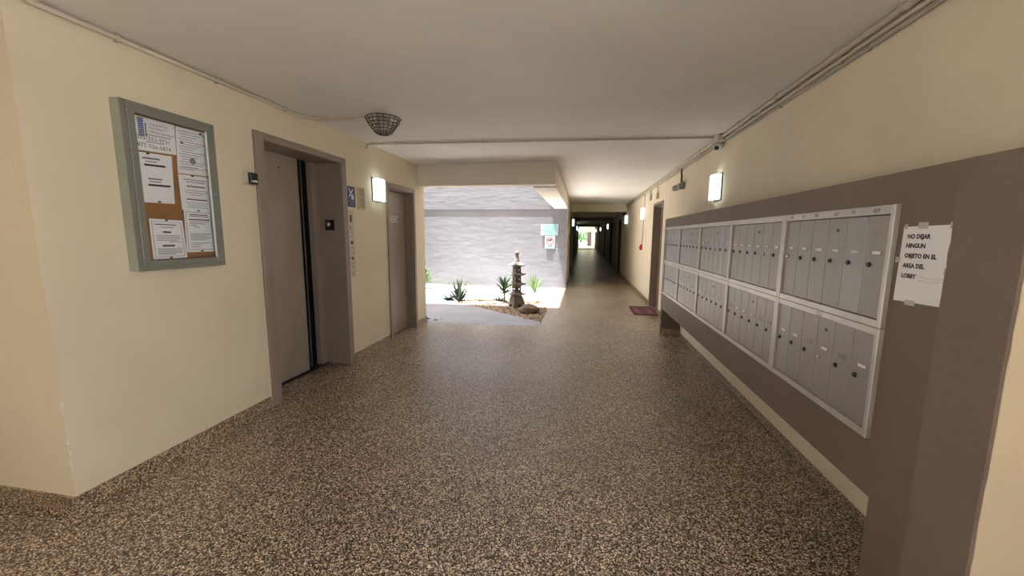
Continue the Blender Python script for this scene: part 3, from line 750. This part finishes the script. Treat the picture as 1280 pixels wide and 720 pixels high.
conduit('conduit', arc((XL + .012, 4.27, 2.375), (XL + .014, 4.275, 2.423), (XL + .07, 4.28, 2.424)) + [(-.5, 4.40, 2.424), (1.30, 4.515, 2.424)], .0115,
        'cream conduit running straight across the ceiling', clips=[((-2.1, 4.30, 2.424), 'x'), ((-1.1, 4.365, 2.424), 'x'), ((.1, 4.44, 2.424), 'x'), ((.85, 4.487, 2.424), 'x')])
conduit('conduit', [(1.372, 1.26, 2.417), (1.372, 4.40, 2.417), (1.375, YF, 2.417)], .0165, 'thick cream conduit high in the right ceiling corner', clips=[((1.372, y, 2.417), 'y') for y in (2.15, 2.60, 3.3, 4.0, 5.2, 6.4)])
conduit('conduit', [(1.390, 1.26, 2.385), (1.390, 4.30, 2.385)] + [(1.388, 4.42, 2.385)], .0125, 'middle cream conduit below the thick one on right wall', 'conduit', clips=[((1.390, y, 2.385), 'y') for y in (2.62, 3.6)])
conduit('conduit', [(1.394, 1.26, 2.350), (1.394, 2.4, 2.352), (1.394, 3.9, 2.356)] + arc((1.394, 4.0, 2.356), (1.394, 4.2, 2.357), (1.392, 4.40, 2.372)), .0085, 'lowest thin grey conduit high on the right wall', 'conduit_d', clips=[((1.394, y, 2.352), 'y') for y in (2.40, 3.3)])
conduit('conduit', [(1.392, 4.62, 2.372), (1.392, 6.4, 2.37), (1.392, 15, 2.365)], .0125, 'cream conduit running on along the wall past the dome camera', 'conduit', clips=[((1.392, y, 2.37), 'y') for y in (5.4, 7.1, 8.9)])
conduit('conduit', [(1.394, 9.60, 2.36), (1.394, 9.60, 2.075)], .009, 'short thin conduit dropping to the lamp over the fire alarm', 'conduit_d')
conduit('conduit', [(1.394, 9.66, 1.785), (1.394, 9.70, 1.5), (1.394, 9.72, 1.215)], .009, 'thin conduit from lamp down to the fire alarm box', 'conduit_d')
conduit('conduit', [(1.394, 13.1, 2.36), (1.394, 13.1, 2.075)], .009, 'short thin conduit above the far corridor lamp', 'conduit_d')

# junction box and dome camera
jb = tag(bx('junction_box', (1.325, XR, 4.425, 4.600, 2.362, CZ - .001), 'conduit', None, b=.006), 'cream junction box where ceiling conduits meet on right wall', 'box')
dm = empty('dome_camera', (1.355, 4.505, 2.30)); tag(dm, 'white dome security camera under the junction box', 'camera')
MB().lathe((1.350, 4.50, 2.335), [(.045, .027), (.052, .015), (.052, 0)], 20).build('base_ring', 'camwhite', dm)
prof = [(.046 * math.cos(a), -.046 * math.sin(a)) for a in [i * PI / 2 / 7 for i in range(7)]] + [(.003, -.046)]
MB().lathe((1.350, 4.50, 2.335), prof, 20).build('dome_housing', 'camwhite', dm)
MB().rock((1.331, 4.478, 2.312), .024, .024, .024, 2, 0).build('lens', 'blackgloss', dm)

# bullet camera on dark cable
bc_ = empty('bullet_camera', (1.36, 6.0, 2.10)); tag(bc_, 'grey bullet security camera hanging by a dark cable above the mailboxes', 'camera')
MB().tube(arc((1.392, 6.12, 2.375), (1.36, 6.10, 2.36), (1.37, 6.08, 2.27)) + [(1.368, 6.07, 2.20)] + arc((1.368, 6.07, 2.19), (1.372, 6.06, 2.16), (1.385, 6.05, 2.13)), .012, 8).build('cable', 'darkcable', bc_)
MB().lathe((XR, 6.06, 2.125), [(.05, 0), (.05, .012), (.035, .022)], 16, '-x').build('wall_mount', 'camgrey', bc_)
MB().tube([(1.385, 6.06, 2.125), (1.345, 6.06, 2.12)], .016, 8).build('arm', 'camgrey', bc_)
MB().tube([(1.380, 6.02, 2.128), (1.352, 6.09, 2.118)], .048, 14).build('camera_body', 'camgrey', bc_)
hd = MB().tube([(1.354, 6.085, 2.118), (1.300, 6.19, 2.100)], .040, 14).build('camera_head', 'camgrey', bc_)
MB().tube([(1.301, 6.188, 2.100), (1.296, 6.197, 2.098)], .030, 12).build('lens', 'blackgloss', hd)

# small boxes above the door
b1 = empty('wall_box', (XR, 7.95, 2.11)); tag(b1, 'small beige electrical box with a stub conduit, nearer of two above door', 'box')
bx('body', (XR - .05, XR, 7.90, 8.02, 2.115, 2.215), 'panelsteel', b1, b=.004); MB().tube([(XR - .02, 7.96, 2.215), (XR - .02, 7.96, 2.355)], .009).build('stub_conduit', 'conduit_d', b1)
b2 = empty('wall_box', (XR, 8.75, 2.15)); tag(b2, 'slim beige electrical box, farther of two above door', 'box')
bx('body', (XR - .045, XR, 8.70, 8.79, 2.15, 2.26), 'panelsteel', b2, b=.004); MB().tube([(XR - .02, 8.745, 2.26), (XR - .02, 8.745, 2.355)], .009).build('stub_conduit', 'conduit_d', b2)
wc_ = empty('wall_camera', (XR - .05, 13.5, 2.12)); tag(wc_, 'small black camera beside the far right wall lamp', 'camera')
bx('bracket', (XR - .06, XR, 13.50, 13.56, 2.12, 2.18), 'camgrey', wc_, b=.004); MB().tube([(XR - .06, 13.50, 2.14), (XR - .13, 13.42, 2.11)], .035, 12).build('camera_body', 'blackgloss', wc_)

# fire alarm pull
fa = empty('fire_alarm_box', (XR, 9.75, 1.09)); tag(fa, 'red fire alarm pull box on the right wall', 'fire alarm')
bx('body', (XR - .055, XR, 9.685, 9.80, 1.085, 1.215), 'red', fa, b=.006)
bx('pull_bar', (XR - .068, XR - .055, 9.70, 9.785, 1.135, 1.16), 'red', fa, b=.003)
bx('label_plate', (XR - .0565, XR - .055, 9.71, 9.775, 1.175, 1.20), 'whiteprint', fa)

# doormat
dmm = empty('doormat', (1.17, 7.64, 0)); tag(dmm, 'maroon rubber doormat in front of the brown door', 'doormat')
bx('mat', (.965, 1.385, 7.24, 8.06, .0005, .012), 'mat', dmm, b=.003)
pd = MB()
for (xa, xb, ya_, yb_) in ((1.0, 1.10, 7.32, 7.98), (1.24, 1.34, 7.32, 7.98)): pd.box(xa, xb, ya_, yb_, .012, .0145, b=.001)
pd.build('worn_pads', 'mat_l', dmm)
pr = MB()
for xa in (.975, 1.37): pr.box(xa - .006, xa + .006, 7.25, 8.05, .012, .017)
for ya_ in (7.25, 8.05): pr.box(.97, 1.38, ya_ - .006, ya_ + .006, .012, .017)
pr.build('raised_rim', 'mat', dmm)

# caged ceiling lamp
cg = empty('caged_ceiling_lamp', (-1.79, 3.42, CZ)); tag(cg, 'unlit ceiling lamp inside a bronze wire guard', 'ceiling lamp')
C = Vector((-1.79, 3.42, CZ))
MB().lathe(C, [(.06, 0), (.06, -.025), (.045, -.035)], 18).build('mounting_box', 'conduit_d', cg)
MB().lathe(C, [(.042, -.035), (.05, -.06), (.046, -.10), (.02, -.125)], 18).build('glass_jar', 'jar', cg)
wg = MB(); zs = [(.150, -.006), (.143, -.030), (.128, -.055), (.110, -.080), (.092, -.105), (.074, -.128), (.050, -.142)]
for R_, h in zs: wg.ring(C + Vector((0, 0, h)), R_, .0034, 26, 5)
for k in range(18):
    a = 2 * PI * k / 18
    wg.tube([C + Vector((R_ * math.cos(a), R_ * math.sin(a), h)) for R_, h in zs] + [C + Vector((.006 * math.cos(a), .006 * math.sin(a), -.150))], .0030, 5)
wg.build('wire_guard', 'wire', cg)
for k in range(3):
    a = 2 * PI * k / 3 + .5; MB().tube([C + Vector((.15 * math.cos(a), .15 * math.sin(a), -.012)), C + Vector((.158 * math.cos(a), .158 * math.sin(a), 0))], .008, 6).build('fixing_lug', 'conduit', cg)

# ------------------------------------------------------------------ courtyard
soil = MB()
bed = [(-2.62, 7.93), (-.62, 6.27), (-.62, 8.2), (-1.0, 8.55), (-1.75, 8.72), (-2.3, 8.42)]
soil.poly([(x, y, -.09) for x, y in bed], (0, 0, .075))
so = soil.build('planting_bed', 'soil'); tag(so, 'small planting bed of soil at the courtyard corner', 'planting bed')
def inside(x, y, P):
    c = False; n = len(P)
    for i in range(n):
        (x1, y1), (x2, y2) = P[i], P[i - 1]
        if (y1 > y) != (y2 > y) and x < (x2 - x1) * (y - y1) / (y2 - y1) + x1: c = not c
    return c
gv = MB(); rnd = random.Random(11); cnt = 0
while cnt < 2600:
    x, y = rnd.uniform(-2.6, -.62), rnd.uniform(6.27, 8.72)
    if not inside(x, y, bed): continue
    r = rnd.uniform(.014, .034); cnt += 1
    ph = rnd.uniform(0, 6); vs = []
    c = Vector((x, y, -.015 + r * .35))
    top = gv.bm.verts.new(c + Vector((rnd.uniform(-.3, .3) * r, rnd.uniform(-.3, .3) * r, r * rnd.uniform(.5, .8))))
    n = 6; ring = [gv.bm.verts.new(c + Vector((math.cos(ph + k * PI / 3) * r * rnd.uniform(.7, 1.1), math.sin(ph + k * PI / 3) * r * rnd.uniform(.7, 1.1), rnd.uniform(-.2, .15) * r))) for k in range(n)]
    for k in range(n): gv.bm.faces.new((ring[k], ring[(k + 1) % n], top))
    gv.bm.faces.new(ring[::-1])
go = gv.build('gravel', 'gravel'); tag(go, 'loose tan and brown gravel covering the planting bed', 'gravel', kind='stuff')

def rock(c, rx, ry, rz, m, label, seed):
    o = MB().rock(c, rx, ry, rz, 3, .14, seed=seed).build('boulder', m); tag(o, label, 'rock', 'rocks in the gravel bed'); return o
rock((-.93, 7.02, .055), .185, .14, .095, 'rock', 'large brown boulder in the gravel right of the pagoda', 1)
rock((-2.10, 8.18, .02), .22, .12, .05, 'rock_r', 'flat reddish rock beside the spiky agave', 2)
rock((-1.80, 7.75, .015), .10, .08, .045, 'rock_r', 'small tan rock left of the pagoda foot', 3)
rock((-1.00, 8.05, .02), .16, .09, .06, 'rock_r', 'reddish rock behind the pagoda foot', 4)

# stone pagoda lantern
pg_ = empty('pagoda_lantern', (-1.25, 7.60, -.015)); tag(pg_, 'weathered concrete pagoda lantern with four tiers standing in gravel', 'garden lantern')
PC = Vector((-1.25, 7.60, -.015)); ROT = math.radians(38)
def sq_lathe(prof, name, rot=ROT, n=4, m='lantern', parent=pg_):
    """square-section loft: prof = (half-width, height)"""
    return MB().lathe(PC, [(w * math.sqrt(2), h) for w, h in prof], n, 'z', False, rot + PI / 4).build(name, m, parent)
def holed_body(name, w0, w1, z0, z1, hole_r, arch=False):
    mb = MB().lathe(PC, [(w0 * math.sqrt(2), z0), (w1 * math.sqrt(2), z1)], 4, 'z', False, ROT + PI / 4)
    o = mb.build(name, 'lantern', pg_)
    zc = (z0 + z1) / 2
    cut = MB()
    for k in range(3):
        a = ROT + k * PI / 2; d = Vector((math.cos(a), math.sin(a), 0))
        c0 = PC + Vector((0, 0, zc if not arch else z0 + hole_r * .75))
        cut2 = MB().tube([c0 - d * .5, c0 + d * .5], hole_r, 14)
        if k == 2: cut2 = MB().lathe(PC, [(w0 * .70 * math.sqrt(2), z0 - .01), (w1 * .70 * math.sqrt(2), z1 + .01)], 4, 'z', False, ROT + PI / 4)   # hollow inside
        co = cut2.build('cutter', 'lantern')
        md = o.modifiers.new('b', 'BOOLEAN'); md.operation = 'DIFFERENCE'; md.object = co; md.solver = 'EXACT'
        dg = bpy.context.evaluated_depsgraph_get(); me = bpy.data.meshes.new_from_object(o.evaluated_get(dg))
        o.modifiers.clear(); old = o.data; o.data = me; me.name = name; bpy.data.meshes.remove(old)
        mco = co.data; bpy.data.objects.remove(co); bpy.data.meshes.remove(mco)
    return o
bpy.context.view_layer.update()
def eave(name, zc, w, wn, rise):
    """curved square roof with up-swept corners"""
    mb = MB(); n = 8; rows = []
    prof = [(wn, zc + rise), (wn + (w - wn) * .45, zc + rise * .38), (w, zc + .012)]
    bot = [(w, zc - .010), (wn, zc - .022)]
    for (hw, z) in prof + bot:
        row = []
        for s_ in range(4):
            for k in range(n):
                t = -1 + 2 * k / n
                x, y = hw, hw * t
                lift = .022 * abs(t) ** 3 * (1 if hw > w * .8 else .3 if hw > wn * 1.3 else 0)
                a = ROT + s_ * PI / 2
                row.append(mb.bm.verts.new(PC + Vector((x * math.cos(a) - y * math.sin(a), x * math.sin(a) + y * math.cos(a), z + lift))))
        rows.append(row)
    N_ = 4 * n
    for A, B in zip(rows, rows[1:]):
        for k in range(N_): mb.bm.faces.new((A[k], A[(k + 1) % N_], B[(k + 1) % N_], B[k]))
    mb.bm.faces.new(rows[0][::-1]); mb.bm.faces.new(rows[-1])
    return mb.build(name, 'lantern', pg_)
holed_body('base_tier', .140, .090, .0, .235, .045, arch=True)
eave('roof', .262, .138, .066, .055)
holed_body('lantern_tier', .068, .066, .285, .445, .033)
eave('roof', .462, .132, .064, .05)
holed_body('lantern_tier', .065, .063, .487, .635, .032)
eave('roof', .652, .127, .062, .05)
holed_body('lantern_tier', .062, .060, .677, .815, .031)
eave('roof', .832, .120, .050, .075)
MB().lathe(PC, [(.058, .895), (.046, .93), (.036, .98), (.033, 1.05), (.038, 1.06), (.040, 1.085), (.034, 1.11), (.02, 1.115)], 12).build('finial', 'lantern', pg_)

# plants
def blade(mb, base, az, length, width, rise, curl, n=6, fold=.55):
    base = Vector(base); d = Vector((math.cos(az), math.sin(az), 0)); side = Vector((-d.y, d.x, 0)); prev = None
    ang = rise; p = base.copy(); step = length / n; rows = []
    for i in range(n + 1):
        t = i / n; w = width * (.55 + .9 * t) * (1 - t) ** .6 if t < 1 else 0
        w = max(w, .0008)
        nrm = Vector((-d.x * math.sin(ang), -d.y * math.sin(ang), math.cos(ang)))
        rows.append((mb.bm.verts.new(p - side * w + nrm * w * fold), mb.bm.verts.new(p - nrm * w * .1), mb.bm.verts.new(p + side * w + nrm * w * fold), mb.bm.verts.new(p - nrm * w * .35)))
        p = p + (d * math.cos(ang) + Vector((0, 0, 1)) * math.sin(ang)) * step; ang -= curl / n
    for A, B in zip(rows, rows[1:]):
        for a, b in ((0, 1), (1, 2), (2, 3), (3, 0)):
            f = mb.bm.faces.new((A[a], A[b], B[b], B[a])); f.smooth = True
def plant(name, loc, n, L0, w, m, label, rise=(.35, 1.45), curl=(.1, .5), stem=0.0, group='courtyard plants', seed=0):
    rnd = random.Random(seed); o = empty(name, loc); tag(o, label, 'plant', group)
    if stem: MB().tube([loc, (loc[0] + .01, loc[1], loc[2] + stem)], .018, 7).build('stem', 'stem', o)
    for k in range(n):
        az = k * 2.39996 + rnd.uniform(-.2, .2); t = k / max(1, n - 1)
        mb = MB(); z = loc[2] + (stem * (.5 + .5 * t))
        blade(mb, (loc[0] + .01 * math.cos(az), loc[1] + .01 * math.sin(az), z), az, L0 * rnd.uniform(.8, 1.1), w * rnd.uniform(.85, 1.1), rise[0] + (rise[1] - rise[0]) * t + rnd.uniform(-.08, .08), rnd.uniform(*curl))
        mb.build('leaf', m, o)
    return o
plant('agave', (-2.57, 8.02, -.01), 36, .50, .026, 'agave', 'spiky grey-green agave at the left end of the gravel bed', (.40, 1.45), (-.05, .2), seed=1)
plant('ground_succulent', (-2.85, 8.10, -.01), 18, .20, .032, 'bluegreen', 'low blue-green succulent left of the agave', (.2, .9), (.4, .9), seed=2)
plant('dracaena', (-1.58, 8.02, -.01), 26, .32, .032, 'dracaena', 'dark green leafy plant right behind the pagoda', (.3, 1.45), (.2, .7), stem=.34, seed=3)
plant('ground_succulent', (-1.72, 8.20, -.01), 16, .18, .028, 'bluegreen', 'low blue-green succulent left of the pagoda', (.2, 1.0), (.4, .9), seed=4)
plant('strap_leaf_plant', (-1.14, 9.70, -.01), 14, .50, .028, 'lily', 'upright yellow-green plant near the wall right of the pagoda', (.95, 1.52), (.05, .35), seed=5)
plant('leafy_shrub', (-4.10, 9.75, -.01), 34, .34, .035, 'lily', 'bright green shrub by the courtyard wall at the left post', (.2, 1.5), (.3, .8), stem=.30, seed=6)
# dry leaves at the post foot
rnd = random.Random(4)
for k in range(6):
    x, y = -2.50 + rnd.uniform(-.12, .26), 6.12 + rnd.uniform(-.10, .14)
    mb = MB(); a = rnd.uniform(0, 6); blade(mb, (x, y, -.001), a, rnd.uniform(.06, .11), .022, .15, .6, 4)
    o = mb.build('dry_leaf', 'dryleaf'); tag(o, 'fallen dark dry leaf on the concrete beside the left post', 'leaf', 'dry leaves by the post')
ms = MB()
rnd = random.Random(9)
for k in range(120):
    x = -6.5 + 5.6 * rnd.random(); ms.rock((x, YC - .07 - rnd.random() * .18, -.012), rnd.uniform(.04, .12), rnd.uniform(.03, .07), rnd.uniform(.012, .03), 1, .2, seed=k)
mo = ms.build('moss_strip', 'moss'); tag(mo, 'dry yellow-green grass strip along the foot of the courtyard wall', 'grass', kind='stuff')

# two signs on the courtyard wall
PW = Plane((0, YC - .022, 0), (1, 0, 0))
s1 = empty('courtyard_sign', (-.86, YC, 1.41)); tag(s1, 'pale green sign with lines of teal lettering on the courtyard wall', 'sign')
slab(PW, -1.10, -.63, 1.41, 1.71, 0, .012).build('sign_plate', 'signgreen', s1)
lines(PW, [(-1.02, -.85, 1.655), (-1.04, -.86, 1.60), (-1.06, -.86, 1.545), (-1.02, -.70, 1.505), (-.98, -.72, 1.455)], d=.012, h=.022).build('lettering', 'signteal', s1)
lines(PW, [(-.82, -.68, 1.648), (-.81, -.67, 1.602), (-.82, -.66, 1.556)], d=.012, h=.030).build('bold_lettering', 'signteal', s1)
lines(PW, [(-1.03, -.70, 1.425)], d=.012, h=.010).build('underline', 'signteal', s1)
s2 = empty('no_dogs_sign', (-.85, YC, 1.06)); tag(s2, 'white sign with a red ring and dog below the green sign', 'sign')
slab(PW, -.985, -.715, 1.06, 1.405, 0, .010).build('sign_plate', 'signwhite', s2)
cx, cz = -.85, 1.275
MB().ring((cx, YC - .034, cz), .088, .0065, 28, 5, 'y').build('red_ring', 'red', s2)
dg_ = MB()
def pw(pts): dg_.poly([PW.p(cx + x, cz + y, .0105) for x, y in pts], PW.n * .0006)
pw([(-.05, .0), (.035, .0), (.04, .028), (-.045, .025)]); pw([(.03, .02), (.065, .025), (.068, .04), (.045, .052), (.028, .045)])
for x in (-.047, -.03, .012, .028): pw([(x, -.035), (x + .009, -.035), (x + .009, .003), (x, .003)])
pw([(-.046, .02), (-.062, .045), (-.056, .048), (-.038, .025)])
dg_.build('dog_pictogram', 'ink', s2)
lines(PW, [(-.93, -.77, 1.135), (-.92, -.78, 1.105)], d=.0105, h=.016).build('lettering', 'signteal', s2)
lines(PW, [(-.97, -.73, 1.064)], d=.0105, h=.012).build('bottom_stripe', 'signteal', s2)

# ------------------------------------------------------------------ far end of the corridor
fe = empty('end_portal', (.4, 54, 0)); tag(fe, 'bright beige portal frame at the far end of the corridor', 'portal')
bx('lintel', (-1.2, 1.9, 54.02, 54.3, 1.93, 2.75), 'cream', fe); bx('post', (1.22, 1.75, 54.02, 54.3, -.05, 1.93), 'cream', fe); bx('post', (-1.2, -.55, 54, 54.3, -.05, 1.93), 'cream', fe)
lw = tag(bx('garden_wall', (-3, .66, 60, 60.2, -.05, .42), 'slab'), 'low pale wall beyond the far portal', 'low wall')
db = tag(bx('dark_block', (.72, 2.2, 57, 59, -.05, 2.4), 'darkdoor'), 'plain dark block seen through the right of the far portal', 'shed')  # plain dark box filling the right of the portal view
fb = empty('far_tree', (0, 64, 0)); tag(fb, 'green tree seen through the far portal', 'tree')
MB().tube([(-.3, 64, -.05), (-.2, 64, 2.2)], .15, 8).build('trunk', 'stem', fb)
fo = MB(); rnd = random.Random(21)
for k in range(900):
    a, b_ = rnd.uniform(0, 2 * PI), rnd.uniform(-1, 1); rr = rnd.uniform(.6, 1.0)
    c = Vector((-.1 + 2.3 * rr * math.cos(a) * math.sqrt(1 - b_ * b_), 64 + 1.6 * rr * math.sin(a) * math.sqrt(1 - b_ * b_), 2.2 + 1.9 * rr * b_))
    n_ = Vector((rnd.uniform(-1, 1), rnd.uniform(-1, 1), rnd.uniform(-.2, 1))).normalized(); t_ = n_.orthogonal().normalized() * rnd.uniform(.15, .28); s_ = n_.cross(t_) * .6
    fo.bm.faces.new([fo.bm.verts.new(c + v) for v in (t_, s_, -t_, -s_)])
fo.build('foliage', 'foliage', fb)['kind'] = 'stuff'
